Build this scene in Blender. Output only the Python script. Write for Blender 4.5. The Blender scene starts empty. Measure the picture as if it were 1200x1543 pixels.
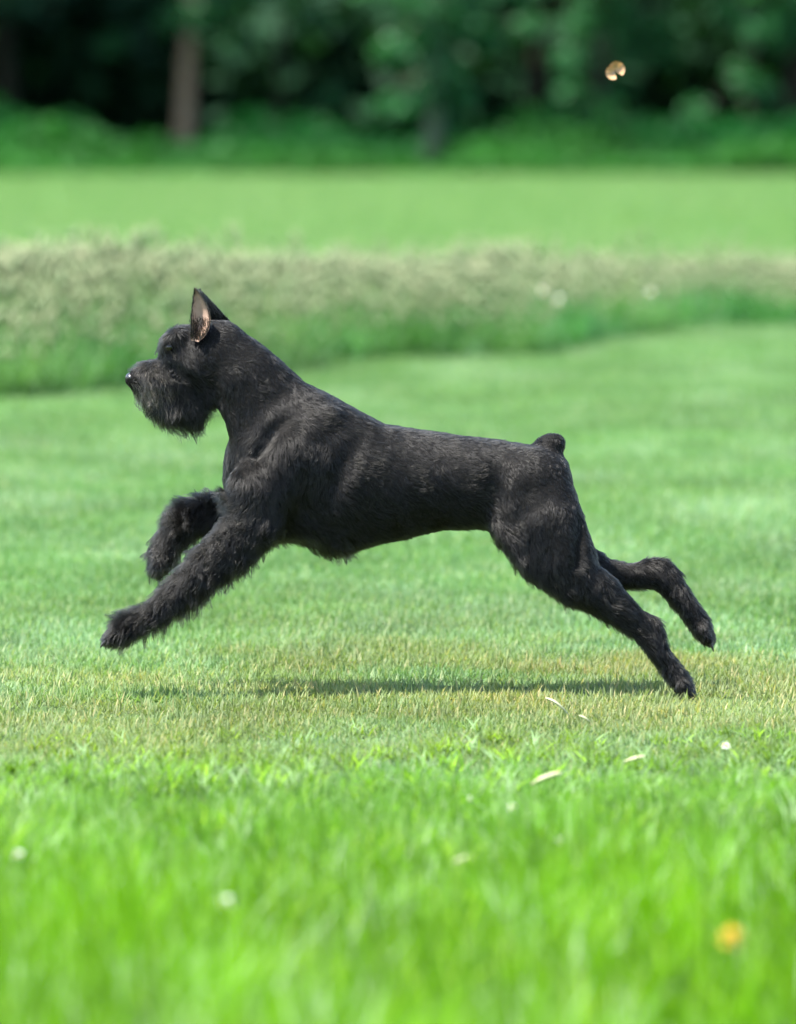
import bpy, math, random
import numpy as np
from mathutils import Vector, kdtree

R = math.radians
rng = np.random.default_rng(7)
random.seed(7)
scene = bpy.context.scene
COL = scene.collection

# ------------------------------------------------------------------ camera
FOCAL = 9750.0                 # focal length in pixels of the 1200 x 1543 photograph
CAM = Vector((0.0, -13.0, 1.3))
PITCH = math.atan((771.5 - 75.0) / FOCAL)
cam_data = bpy.data.cameras.new('camera')
cam = bpy.data.objects.new('camera', cam_data)
COL.objects.link(cam)
cam.location = CAM
cam.rotation_euler = (R(90) - PITCH, 0, 0)
cam_data.sensor_fit = 'VERTICAL'
cam_data.sensor_height = 36.0
cam_data.lens = FOCAL / 1543.0 * 36.0
cam_data.clip_start = 0.5
cam_data.clip_end = 2000
cam_data.dof.use_dof = True
cam_data.dof.focus_distance = 12.95
cam_data.dof.aperture_fstop = cam_data.lens / 1000 / 0.067
scene.camera = cam

# ------------------------------------------------------------------ light
SUN_DIR = Vector((-0.40, -0.17, 0.92)).normalized()     # towards the sun
world = bpy.data.worlds.new('World')
scene.world = world
world.use_nodes = True
nt = world.node_tree
sky = nt.nodes.new('ShaderNodeTexSky')
sky.sky_type = 'NISHITA'
sky.sun_disc = False
sky.sun_elevation = math.asin(SUN_DIR.z)
sky.sun_rotation = math.atan2(SUN_DIR.x, SUN_DIR.y)
nt.links.new(sky.outputs[0], nt.nodes['Background'].inputs[0])
nt.nodes['Background'].inputs[1].default_value = 0.125
sun_data = bpy.data.lights.new('sun', 'SUN')
sun_data.energy = 4.35
sun_data.angle = R(0.53)
sun_data.color = (1.0, 0.96, 0.90)
sun = bpy.data.objects.new('sun', sun_data)
COL.objects.link(sun)
sun.rotation_euler = SUN_DIR.to_track_quat('Z', 'Y').to_euler()
sun.location = (0, 0, 30)

scene.view_settings.view_transform = 'Standard'
scene.view_settings.look = 'None'
scene.view_settings.gamma = 1
scene.view_settings.exposure = 2.07
scene.render.engine = 'CYCLES'
scene.cycles.max_bounces = 6
scene.cycles.diffuse_bounces = 3
scene.cycles.glossy_bounces = 2
scene.cycles.transmission_bounces = 3
scene.cycles.transparent_max_bounces = 4
scene.cycles.use_denoising = True
scene.cycles.sample_clamp_indirect = 6
try:
    scene.cycles_curves.shape = 'RIBBONS'
except Exception:
    pass


# ------------------------------------------------------------------ helpers
def at(px, py, Y=0.0):
    """world point seen at a photograph pixel, at world depth Y"""
    f = Vector((0, math.cos(PITCH), -math.sin(PITCH)))
    u = Vector((0, math.sin(PITCH), math.cos(PITCH)))
    d = f + Vector((1, 0, 0)) * ((px - 600) / FOCAL) - u * ((py - 771.5) / FOCAL)
    return CAM + d * ((Y - CAM.y) / d.y)


def on_ground(px, py):
    f = Vector((0, math.cos(PITCH), -math.sin(PITCH)))
    u = Vector((0, math.sin(PITCH), math.cos(PITCH)))
    d = f + Vector((1, 0, 0)) * ((px - 600) / FOCAL) - u * ((py - 771.5) / FOCAL)
    return CAM + d * (-CAM.z / d.z)


def to_px(x, y, z):
    """photograph pixel of world points (numpy)"""
    dx, dy, dz = x - CAM.x, y - CAM.y, z - CAM.z
    dep = dy * math.cos(PITCH) - dz * math.sin(PITCH)
    up = dy * math.sin(PITCH) + dz * math.cos(PITCH)
    return 600 + FOCAL * dx / dep, 771.5 - FOCAL * up / dep


def tag(o, label=None, cat=None, group=None, kind=None):
    if label: o['label'] = label
    if cat: o['category'] = cat
    if group: o['group'] = group
    if kind: o['kind'] = kind
    return o


def empty(name, loc, label, cat, group=None):
    o = bpy.data.objects.new(name, None)
    COL.objects.link(o)
    o.location = loc
    o.empty_display_size = 0.1
    return tag(o, label, cat, group)


def mesh_obj(name, verts, faces, mats, parent=None, smooth=True, midx=None, link=True):
    me = bpy.data.meshes.new(name)
    me.from_pydata([tuple(v) for v in verts], [], [tuple(f) for f in faces])
    for m in (mats if isinstance(mats, (list, tuple)) else [mats]):
        me.materials.append(m)
    if midx is not None:
        me.polygons.foreach_set('material_index', np.asarray(midx, dtype=np.int32))
    me.polygons.foreach_set('use_smooth', np.full(len(me.polygons), smooth))
    me.update()
    o = bpy.data.objects.new(name, me)
    if link: COL.objects.link(o)
    if parent: o.parent = parent
    return o


def vnoise(x, y, seed=0, freq=1.0, octaves=3):
    """smooth value noise 0..1 on numpy arrays"""
    out = np.zeros_like(x, dtype=float)
    amp, tot = 1.0, 0.0
    g = np.random.default_rng(seed)
    tab = g.random((64, 64))
    for o in range(octaves):
        u, v = x * freq + 13.7 * o, y * freq + 7.3 * o
        iu, iv = np.floor(u).astype(int), np.floor(v).astype(int)
        fu, fv = u - iu, v - iv
        fu = fu * fu * (3 - 2 * fu); fv = fv * fv * (3 - 2 * fv)
        a = tab[iu % 64, iv % 64]; b = tab[(iu + 1) % 64, iv % 64]
        c = tab[iu % 64, (iv + 1) % 64]; d = tab[(iu + 1) % 64, (iv + 1) % 64]
        out += amp * ((a * (1 - fu) + b * fu) * (1 - fv) + (c * (1 - fu) + d * fu) * fv)
        tot += amp; amp *= 0.5; freq *= 2.1
    return out / tot


# ------------------------------------------------------------------ materials
def new_mat(name):
    m = bpy.data.materials.new(name)
    m.use_nodes = True
    t = m.node_tree
    return m, t, t.nodes['Principled BSDF'], t.nodes['Material Output']


def leaf_mat(name, rough=0.45, spec=0.5, trans=0.35, trans_tint=(1.15, 1.25, 0.45), const=None, inst=True):
    """leaf / blade: colour = tint (per instance) x tone (per blade)"""
    m, t, p, out = new_mat(name)
    N, L = t.nodes, t.links
    tone = N.new('ShaderNodeAttribute'); tone.attribute_name = 'tone'
    mul = N.new('ShaderNodeVectorMath'); mul.operation = 'MULTIPLY'
    if const is None:
        tint = N.new('ShaderNodeAttribute'); tint.attribute_name = 'tint'
        tint.attribute_type = 'INSTANCER' if inst else 'OBJECT'
    else:
        pass
    pm = N.new('ShaderNodeMix'); pm.data_type = 'RGBA'
    pm.inputs[6].default_value = (0.18, 0.28, 0.125, 1)
    L.new(tone.outputs['Alpha'], pm.inputs[0])
    if const is None: L.new(tint.outputs['Color'], pm.inputs[7])
    else: pm.inputs[7].default_value = (*const, 1)
    L.new(pm.outputs[2], mul.inputs[0])
    L.new(tone.outputs['Vector'], mul.inputs[1])
    L.new(mul.outputs[0], p.inputs['Base Color'])
    p.inputs['Roughness'].default_value = rough
    p.inputs['Specular IOR Level'].default_value = spec
    mul2 = N.new('ShaderNodeVectorMath'); mul2.operation = 'MULTIPLY'
    L.new(mul.outputs[0], mul2.inputs[0]); mul2.inputs[1].default_value = trans_tint
    tr = N.new('ShaderNodeBsdfTranslucent')
    L.new(mul2.outputs[0], tr.inputs['Color'])
    mix = N.new('ShaderNodeMixShader'); mix.inputs[0].default_value = trans
    L.new(p.outputs[0], mix.inputs[1]); L.new(tr.outputs[0], mix.inputs[2])
    L.new(mix.outputs[0], out.inputs['Surface'])
    return m


def plain_mat(name, col, rough=0.6, spec=0.4, noise=None, bump=0.0, trans=0.0):
    """noise = (scale, colour2)"""
    m, t, p, out = new_mat(name)
    N, L = t.nodes, t.links
    p.inputs['Base Color'].default_value = (*col, 1)
    p.inputs['Roughness'].default_value = rough
    p.inputs['Specular IOR Level'].default_value = spec
    if noise:
        nz = N.new('ShaderNodeTexNoise'); nz.inputs['Scale'].default_value = noise[0]
        nz.inputs['Detail'].default_value = 6
        tc = N.new('ShaderNodeTexCoord'); L.new(tc.outputs['Object'], nz.inputs['Vector'])
        cr = N.new('ShaderNodeValToRGB')
        cr.color_ramp.elements[0].position = 0.35; cr.color_ramp.elements[0].color = (*col, 1)
        cr.color_ramp.elements[1].position = 0.65; cr.color_ramp.elements[1].color = (*noise[1], 1)
        L.new(nz.outputs[0], cr.inputs[0]); L.new(cr.outputs[0], p.inputs['Base Color'])
        if bump:
            b = N.new('ShaderNodeBump'); b.inputs['Strength'].default_value = bump
            L.new(nz.outputs[0], b.inputs['Height']); L.new(b.outputs[0], p.inputs['Normal'])
    if trans:
        tr = N.new('ShaderNodeBsdfTranslucent'); tr.inputs[0].default_value = (*col, 1)
        mix = N.new('ShaderNodeMixShader'); mix.inputs[0].default_value = trans
        L.new(p.outputs[0], mix.inputs[1]); L.new(tr.outputs[0], mix.inputs[2])
        L.new(mix.outputs[0], out.inputs['Surface'])
    return m


M_mown = leaf_mat('mown_grass', 0.6, 0.3, 0.45, (1.1, 1.2, 0.6))
M_lush = leaf_mat('lush_grass', 0.5, 0.18, 0.52, (1.2, 1.4, 0.2))
M_tall = leaf_mat('tall_meadow_grass', 0.5, 0.35, 0.40, (1.0, 1.25, 0.5))
M_seed = leaf_mat('seed_heads', 0.7, 0.2, 0.35, (1, 1, 0.9), const=(0.19, 0.27, 0.15))
M_under = leaf_mat('undergrowth_leaves', 0.6, 0.15, 0.35, (1.0, 1.3, 0.5))
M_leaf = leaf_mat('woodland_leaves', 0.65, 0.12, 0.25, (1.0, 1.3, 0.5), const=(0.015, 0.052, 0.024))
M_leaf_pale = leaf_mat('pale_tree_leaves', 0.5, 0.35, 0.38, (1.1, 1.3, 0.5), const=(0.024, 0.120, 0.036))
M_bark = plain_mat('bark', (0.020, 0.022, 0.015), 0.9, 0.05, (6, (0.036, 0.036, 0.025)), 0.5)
M_bark_pale = plain_mat('pale_bark', (0.19, 0.14, 0.085), 0.9, 0.1, (5, (0.28, 0.21, 0.13)), 0.5)
M_bark_green = plain_mat('mossy_bark', (0.05, 0.075, 0.04), 0.9, 0.1, (5, (0.09, 0.11, 0.07)), 0.5)
M_soil = plain_mat('meadow_soil', (0.045, 0.085, 0.025), 0.95, 0.1, (1.6, (0.065, 0.095, 0.032)), 0.2)
M_litter = plain_mat('leaf_litter', (0.008, 0.012, 0.006), 0.95, 0.05, (1.1, (0.018, 0.015, 0.010)), 0.3)
M_white = plain_mat('white_petal', (0.8, 0.82, 0.74), 0.5, 0.3, trans=0.3)
M_yellow = plain_mat('yellow_petal', (0.78, 0.54, 0.09), 0.5, 0.3, trans=0.25)
M_centre = plain_mat('flower_centre', (0.62, 0.42, 0.05), 0.8, 0.2)
M_stem = plain_mat('flower_stem', (0.06, 0.16, 0.03), 0.5, 0.4, trans=0.2)
M_straw = plain_mat('straw_blade', (0.50, 0.52, 0.30), 0.45, 0.5, trans=0.25)

# ------------------------------------------------------------------ ground
def sheet(name, x0, x1, y0, y1, z, mat, nx=2, ny=2, edge=None):
    xs = np.linspace(x0, x1, nx); ys = np.linspace(y0, y1, ny)
    V = [(x, y, z) for y in ys for x in xs]
    F = [(j * nx + i, j * nx + i + 1, (j + 1) * nx + i + 1, (j + 1) * nx + i) for j in range(ny - 1) for i in range(nx - 1)]
    return mesh_obj(name, V, F, mat, smooth=False)

tag(sheet('ground', -600, 600, -300, 900, 0.0, M_soil), kind='structure')
tag(sheet('forest_floor', -60, 60, 55.6, 110, 0.004, M_litter), kind='structure')


# ------------------------------------------------------------------ grass tufts
def blade(V, F, T, base, h, w, yaw, lean, curve, tone, seg=3, face=None):
    """one curved tapering blade"""
    dx, dy = math.cos(yaw), math.sin(yaw)
    fy = yaw + math.pi / 2 if face is None else face
    sx, sy = math.cos(fy), math.sin(fy)
    i0 = len(V)
    for s in range(seg + 1):
        t = s / seg
        a = lean + curve * t
        r = h * t * math.sin(a); z = h * t * math.cos(a)
        ww = w * (1 - t) ** 0.7 * (0.75 + 0.5 * min(1, t * 3)) if s < seg else 0
        cx, cy = base[0] + dx * r, base[1] + dy * r
        if s < seg:
            V.append((cx - sx * ww / 2, cy - sy * ww / 2, z)); V.append((cx + sx * ww / 2, cy + sy * ww / 2, z))
            T.append(tone); T.append(tone)
        else:
            V.append((cx, cy, z)); T.append(tone)
    for s in range(seg - 1):
        a = i0 + 2 * s
        F.append((a, a + 1, a + 3, a + 2))
    a = i0 + 2 * (seg - 1)
    F.append((a, a + 1, a + 2))


def set_tone(o, T):
    at_ = o.data.attributes.new('tone', 'FLOAT_COLOR', 'POINT')
    T = np.asarray(T, dtype=np.float32)
    if T.ndim == 1: T = np.repeat(T[:, None], 3, 1)
    pale = T[:, 2] < 0                      # blades marked pale
    T = np.abs(T)
    at_.data.foreach_set('color', np.concatenate([T, np.where(pale, 0.0, 1.0)[:, None].astype(np.float32)], 1).ravel())


def tuft(name, n, radius, h, w, mat, seed, lean=0.35, curve=0.6, dry=0.12, var=0.25, dry_sheen_tone=(1.7, 1.25, 1.4)):
    g = random.Random(seed)
    V, F, T = [], [], []
    for _ in range(n):
        a = g.random() * 2 * math.pi; r = radius * math.sqrt(g.random())
        hh = h * (0.55 + 0.6 * g.random())
        k = 1 + var * (g.random() * 2 - 1)
        tone = (k, k, k) if g.random() > dry else tuple(k * q for q in dry_sheen_tone)
        blade(V, F, T, (r * math.cos(a), r * math.sin(a)), hh, w * (0.7 + 0.6 * g.random()),
              g.random() * 6.283, lean * g.random(), curve * g.random(), tone)
    o = mesh_obj(name, V, F, mat, link=False)
    set_tone(o, T)
    return o


def seed_tuft(name, n, radius, h, seed, heads=0.6):
    """stalks with spindle-shaped seed heads over a skirt of blades"""
    g = random.Random(seed)
    V, F, T, MI = [], [], [], []
    for _ in range(n):
        a = g.random() * 6.283; r = radius * math.sqrt(g.random())
        bx, by = r * math.cos(a), r * math.sin(a)
        k = 1 + 0.3 * (g.random() * 2 - 1)
        nf = len(F)
        blade(V, F, T, (bx, by), h * (0.4 + 0.4 * g.random()), 0.006 * (0.7 + 0.6 * g.random()), g.random() * 6.283,
              0.3 * g.random(), 0.8 * g.random(), (k, k, k))
        MI += [0] * (len(F) - nf)
        if g.random() < heads:
            nf = len(F); yaw = g.random() * 6.283; hh = h * (0.5 + 0.62 * g.random()); ln = 0.22 * g.random()
            blade(V, F, T, (bx, by), hh, 0.003, yaw, ln, 0.12, (1.5 * k, 1.2 * k, k), seg=2)
            MI += [0] * (len(F) - nf)
            an = ln + 0.12
            c = Vector((bx + math.cos(yaw) * hh * math.sin(an), by + math.sin(yaw) * hh * math.sin(an), hh * math.cos(an)))
            ax = Vector((math.cos(yaw) * math.sin(an), math.sin(yaw) * math.sin(an), math.cos(an)))
            sl = 0.05 + 0.04 * g.random(); sw = 0.006 + 0.005 * g.random()
            i0 = len(V); q = g.random()
            tn = (0.75 + 0.65 * q, 0.85 + 0.2 * q, 0.7 + 0.35 * q)
            V.append(tuple(c - ax * sl * 0.5)); V.append(tuple(c + ax * sl * 0.5)); T += [tn, tn]
            for j in range(4):
                b = j * math.pi / 2
                V.append((c.x + sw * math.cos(b), c.y + sw * math.sin(b), c.z)); T.append(tn)
            for j in range(4):
                F.append((i0, i0 + 2 + (j + 1) % 4, i0 + 2 + j)); F.append((i0 + 1, i0 + 2 + j, i0 + 2 + (j + 1) % 4)); MI += [1, 1]
    o = mesh_obj(name, V, F, [M_tall, M_seed], midx=MI, link=False)
    set_tone(o, T)
    return o


def leafy_tuft(name, n, radius, h, size, mat, seed):
    """broad-leaved herb clump"""
    g = random.Random(seed)
    V, F, T = [], [], []
    for _ in range(n):
        a = g.random() * 6.283; r = radius * math.sqrt(g.random())
        z = h * g.random() ** 0.7 * (1 - 0.5 * (r / radius) ** 2)
        c = Vector((r * math.cos(a), r * math.sin(a), z))
        d = Vector((g.gauss(0, 1), g.gauss(0, 1), g.gauss(0.1, 0.7))).normalized()
        s = d.cross(Vector((g.gauss(0, 1), g.gauss(0, 1), g.gauss(0, 1)))).normalized()
        L = size * (0.6 + 0.8 * g.random()); W = L * 0.38
        i0 = len(V); k = 1 + 0.35 * (g.random() * 2 - 1)
        V += [tuple(c), tuple(c + d * L * .45 + s * W), tuple(c + d * L), tuple(c + d * L * .45 - s * W)]
        T += [(k, k, k)] * 4
        F.append((i0, i0 + 1, i0 + 2, i0 + 3))
    o = mesh_obj(name, V, F, mat, link=False, smooth=False)
    set_tone(o, T)
    return o


def scatter(name, pts, scale, tint, variants, label=None, cat=None, kind='stuff', pick=None):
    """one object: its vertices carry one tuft each"""
    n = len(pts)
    me = bpy.data.meshes.new(name)
    me.vertices.add(n)
    me.vertices.foreach_set('co', np.asarray(pts, dtype=np.float32).ravel())
    a = me.attributes.new('tint', 'FLOAT_COLOR', 'POINT')
    a.data.foreach_set('color', np.concatenate([tint, np.ones((n, 1))], 1).astype(np.float32).ravel())
    sc = scale if scale.ndim == 2 else np.repeat(scale[:, None], 3, 1)
    a = me.attributes.new('size', 'FLOAT_VECTOR', 'POINT'); a.data.foreach_set('vector', sc.astype(np.float32).ravel())
    rot = np.zeros((n, 3)); rot[:, 2] = rng.random(n) * 6.283
    a = me.attributes.new('turn', 'FLOAT_VECTOR', 'POINT'); a.data.foreach_set('vector', rot.astype(np.float32).ravel())
    a = me.attributes.new('pick', 'INT', 'POINT'); a.data.foreach_set('value', (rng.integers(0, len(variants), n) if pick is None else pick).astype(np.int32))
    o = bpy.data.objects.new(name, me); COL.objects.link(o)
    ng = bpy.data.node_groups.new(name + '_nodes', 'GeometryNodeTree')
    ng.interface.new_socket('Geometry', in_out='INPUT', socket_type='NodeSocketGeometry')
    ng.interface.new_socket('Geometry', in_out='OUTPUT', socket_type='NodeSocketGeometry')
    N, L = ng.nodes, ng.links
    gi, go = N.new('NodeGroupInput'), N.new('NodeGroupOutput')
    j = N.new('GeometryNodeJoinGeometry')
    for v in reversed(variants):
        oi = N.new('GeometryNodeObjectInfo'); oi.inputs['Object'].default_value = v; oi.inputs['As Instance'].default_value = True
        L.new(oi.outputs['Geometry'], j.inputs[0])
    ip = N.new('GeometryNodeInstanceOnPoints')
    def attr(nm, ty):
        q = N.new('GeometryNodeInputNamedAttribute'); q.data_type = ty; q.inputs['Name'].default_value = nm
        return [s for s in q.outputs if s.enabled and s.name == 'Attribute'][0]
    L.new(gi.outputs[0], ip.inputs['Points']); L.new(j.outputs[0], ip.inputs['Instance'])
    ip.inputs['Pick Instance'].default_value = True
    L.new(attr('pick', 'INT'), ip.inputs['Instance Index'])
    e2r = N.new('FunctionNodeEulerToRotation'); L.new(attr('turn', 'FLOAT_VECTOR'), e2r.inputs[0]); L.new(e2r.outputs[0], ip.inputs['Rotation'])
    L.new(attr('size', 'FLOAT_VECTOR'), ip.inputs['Scale'])
    L.new(ip.outputs[0], go.inputs[0])
    md = o.modifiers.new('scatter', 'NODES'); md.node_group = ng
    tag(o, label, cat, None, kind)
    return o


def field_pts(z0, z1, density, margin, half=0.0615):
    """random ground points in a widening strip in front of the camera; density(z) per m2"""
    out = []
    for k in range(int((z1 - z0) / 1.0) + 1):
        a, b = z0 + k, min(z0 + k + 1, z1)
        if b <= a: break
        w = half * b + margin(b)
        n = int(2 * w * (b - a) * density((a + b) / 2))
        out.append(np.stack([rng.uniform(-w, w, n), rng.uniform(a, b, n) + CAM.y], 1))
    return np.concatenate(out)


def mix3(a, b, t):
    return np.asarray(a)[None, :] * (1 - t[:, None]) + np.asarray(b)[None, :] * t[:, None]

EDGE_X = [-9, -1.48, -1.1, -0.42, -0.1, 0.2, 0.5, 0.75, 1.25, 1.88, 9]
EDGE_Y = [10.2, 11.0, 11.5, 13.0, 14.0, 14.0, 14.2, 15.0, 16.6, 17.4, 19.5]
def meadow_edge(x, y=None):
    return np.interp(x, EDGE_X, EDGE_Y)

# mown grass round the dog
def dryness(x, y):
    band = np.exp(-((y - 0.05) / 1.45) ** 2)
    d = vnoise(x, y * 0.55, 3, 1.3, 4)
    d = np.clip((d - 0.50 + 0.17 * band) * 3.6, 0, 1) * (0.15 + 0.85 * band)
    return np.clip(0.45 * d + band * np.clip(vnoise(x * 0.8, y * 1.6, 9, 2.0, 3) * 2.6 - 0.62, 0, 1) * 0.9, 0, 1)

P = field_pts(10.0, 31.0, lambda z: 230 if z < 17 else 140, lambda z: 2.8)
keep = P[:, 1] < meadow_edge(P[:, 0]) + 0.6
P = P[keep]
dry = dryness(P[:, 0], P[:, 1])
dark = np.clip((vnoise(P[:, 0] + 9, P[:, 1], 5, 2.6, 3) - 0.5) * 1.8, -0.6, 0.6)
fine = vnoise(P[:, 0] + 3, P[:, 1] * 0.45, 6, 6.0, 2)
mint = np.clip((vnoise(P[:, 0] + 21, P[:, 1] * 0.4, 14, 5.0, 3) - 0.48) * 4.0, 0, 1) * (1 - 0.6 * dry)
tint = mix3((0.096, 0.202, 0.066), (0.182, 0.208, 0.076), dry)
tint = tint * (1 - 0.7 * mint)[:, None] + np.array([[0.165, 0.275, 0.140]]) * (0.7 * mint)[:, None]
tint *= (1 - 0.28 * (dark + 1.0 * (fine - 0.5)))[:, None]
size = rng.uniform(0.75, 1.25, len(P)) * np.where(P[:, 1] > 4, 1.25, 1.0)
mown_variants = [tuft('mown_tuft', 110, 0.080, 0.027, 0.0030, M_mown, s, 1.4, 0.5, 0.14, 0.12) for s in range(4)]
scatter('mown_grass', np.concatenate([P, np.full((len(P), 1), 0.0)], 1), size, tint, mown_variants,
        'short mown grass with dry patches under the leaping dog', 'grass')

# the field beyond the tall strip
P = field_pts(29.0, 68.0, lambda z: 70 if z < 45 else 45, lambda z: 6.0)
P = P[P[:, 1] > meadow_edge(P[:, 0]) + 1.5]
tn = vnoise(P[:, 0], P[:, 1] * 0.3, 8, 0.8, 3)
tint = mix3((0.106, 0.225, 0.064), (0.126, 0.235, 0.082), tn)
scatter('far_meadow_grass', np.concatenate([P, np.zeros((len(P), 1))], 1), rng.uniform(2.0, 3.2, len(P)), tint,
        mown_variants, 'smooth bright mown field between the tall grass and the wood', 'grass')

# tall strip with seed heads
P = field_pts(20.0, 36.5, lambda z: 150, lambda z: 5.0)
e = meadow_edge(P[:, 0]) + 0.5 * (vnoise(P[:, 0], P[:, 1], 11, 1.1, 2) - 0.5)
back = np.maximum(18.6, meadow_edge(P[:, 0]) + 2.5)
P0, e0, b0 = P, e, back
keep = (P[:, 1] > e) & (P[:, 1] < back)
P, e, back = P[keep], e[keep], back[keep]
depth = P[:, 1] - e
zc = P[:, 1] + 13
want = (1.3 - (398 - 75) * zc / FOCAL)                 # height that reaches the seed-head line
hgt = np.clip(want, 0.22, 0.60) * (0.62 + 0.62 * vnoise(P[:, 0], P[:, 1], 21, 1.9, 3))
hgt *= np.clip(0.55 + depth * 1.0, 0.55, 1.0)
tn = vnoise(P[:, 0] + 4, P[:, 1], 12, 1.5, 3)
tint = mix3((0.052, 0.185, 0.052), (0.110, 0.225, 0.078), np.clip(tn * 2.4 - 0.7, 0, 1))
tint *= (1 - 0.38 * np.clip(vnoise(P[:, 0] + 2, P[:, 1], 17, 1.4, 2) * 3 - 1.0, 0, 1) * (depth < 1.1))[:, None]  # front edge darkened in patches: shade at the strip's foot put into the tint
front = [seed_tuft('meadow_tuft', 26, 0.10, 0.5, s, h) for s, h in ((1, 0.08), (2, 0.16), (3, 0.26), (4, 0.34))] + [seed_tuft('meadow_tuft', 7, 0.12, 0.5, s, 0.9) for s in (5, 6)]
tallones = rng.random(len(P)) < 0.20
hgt = np.where(tallones, np.minimum(hgt * rng.uniform(1.0, 1.35, len(P)), 0.56), hgt)
sz = np.stack([hgt / 0.5 * 0.5 + 0.6, hgt / 0.5 * 0.5 + 0.6, hgt / 0.5], 1)
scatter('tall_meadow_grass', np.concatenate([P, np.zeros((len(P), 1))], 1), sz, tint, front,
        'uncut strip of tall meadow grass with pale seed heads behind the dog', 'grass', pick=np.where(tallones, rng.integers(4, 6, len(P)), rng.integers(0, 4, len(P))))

# foreground: taller lush grass, out of focus
P = field_pts(5.6, 12.3, lambda z: 330, lambda z: 2.2)
zc = P[:, 1] + 13
P = P[rng.random(len(P)) < np.interp(zc, [10.6, 12.3], [1, 0.08])]
zc = P[:, 1] + 13
hgt = np.interp(zc, [6, 8.5, 10.2, 11.2, 12.3], [0.26, 0.21, 0.12, 0.062, 0.03]) * (0.7 + 0.6 * vnoise(P[:, 0], P[:, 1], 31, 3.0, 2))
tn = np.clip(np.interp(zc, [8.5, 11.6], [0, 1]) + 0.5 * (vnoise(P[:, 0], P[:, 1], 32, 2.5, 2) - 0.5), 0, 1)
tint = mix3((0.118, 0.265, 0.004), (0.100, 0.215, 0.050), tn)
dr = dryness(P[:, 0], P[:, 1]) * np.interp(zc, [10.4, 11.4], [0, 1])
tint = tint * (1 - dr)[:, None] + np.array([[0.180, 0.208, 0.070]]) * dr[:, None]
tint *= (0.62 + 0.75 * vnoise(P[:, 0], P[:, 1] * 0.6, 33, 5.0, 2))[:, None]
lush = [tuft('lush_tuft', 22, 0.045, 0.2, 0.0075, M_lush, 40 + s, 0.35, 0.7, dq, 0.38, (1.15, 1.1, -1.15)) for s, dq in enumerate((0.03, 0.06, 0.10, 0.8))]  # pale blades: minty sheen on the grass put into their colour
sz = np.stack([0.4 + 0.6 * hgt / 0.2, 0.4 + 0.6 * hgt / 0.2, hgt / 0.2], 1)
scatter('lush_foreground_grass', np.concatenate([P, np.zeros((len(P), 1))], 1), sz, tint, lush,
        'long vivid green grass blades at the near edge of the meadow', 'grass')

# undergrowth along the wood
n = 7100
X = rng.uniform(-15, 15, n); Y = rng.uniform(52.6, 61.5, n)
hh = 0.14 + 0.85 * vnoise(X, Y * 0.4, 51, 1.1, 3) ** 2
hh = np.maximum(hh, 0.26) * np.clip(0.55 + (Y - 53.2) * 0.35, 0.55, 1.0)
hh *= 1 - 0.5 * np.exp(-((X + 0.0331 * (Y + 13)) / 0.55) ** 2)      # thinner in front of the two bare trunks
hh *= 1 - 0.6 * np.exp(-((X - 0.0056 * (Y + 13)) / 0.28) ** 2) * (Y < 57)
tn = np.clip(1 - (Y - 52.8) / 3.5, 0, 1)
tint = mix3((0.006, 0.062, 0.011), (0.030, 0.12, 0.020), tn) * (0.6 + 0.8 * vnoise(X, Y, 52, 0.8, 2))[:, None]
sz = np.stack([np.full(n, 1.0), np.full(n, 1.0), hh / 0.5], 1)
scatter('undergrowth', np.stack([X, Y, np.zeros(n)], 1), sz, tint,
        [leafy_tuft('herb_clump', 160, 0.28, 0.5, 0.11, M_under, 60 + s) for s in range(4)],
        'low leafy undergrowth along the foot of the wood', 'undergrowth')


# ------------------------------------------------------------------ trees
def tube(V, F, pts, radii, seg=8):
    i0 = len(V)
    pts = [Vector(p) for p in pts]
    for k, p in enumerate(pts):
        d = (pts[min(k + 1, len(pts) - 1)] - pts[max(k - 1, 0)]).normalized()
        s = d.cross(Vector((0.13, 1, 0.07))).normalized(); q = d.cross(s)
        for j in range(seg):
            a = 2 * math.pi * j / seg
            V.append(tuple(p + (s * math.cos(a) + q * math.sin(a)) * radii[k]))
    for k in range(len(pts) - 1):
        for j in range(seg):
            a = i0 + k * seg + j; b = i0 + k * seg + (j + 1) % seg
            F.append((a, b, b + seg, a + seg))
    V.append(tuple(pts[-1])); c = len(V) - 1
    for j in range(seg):
        F.append((i0 + (len(pts) - 1) * seg + j, i0 + (len(pts) - 1) * seg + (j + 1) % seg, c))


def leaves(V, F, T, centre, rad, n, size, g, droop=0.0):
    for _ in range(n):
        d = Vector((g.gauss(0, 1), g.gauss(0, 1), g.gauss(0, 1))).normalized() * (g.random() ** 0.45)
        c = Vector(centre) + Vector((d.x * rad[0], d.y * rad[1], d.z * rad[2]))
        u = Vector((g.gauss(0, 1), g.gauss(0, 1), g.gauss(-droop, 0.6))).normalized()
        s = u.cross(Vector((g.gauss(0, 1), g.gauss(0, 1), g.gauss(0, 1)))).normalized()
        L = size * (0.6 + 0.8 * g.random()); W = L * 0.36
        i0 = len(V); k = 0.7 + 0.7 * g.random()
        V += [tuple(c - u * L * .5), tuple(c + s * W), tuple(c + u * L * .5), tuple(c - s * W)]
        T += [(k, k, k)] * 4
        F.append((i0, i0 + 1, i0 + 2, i0 + 3))


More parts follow.
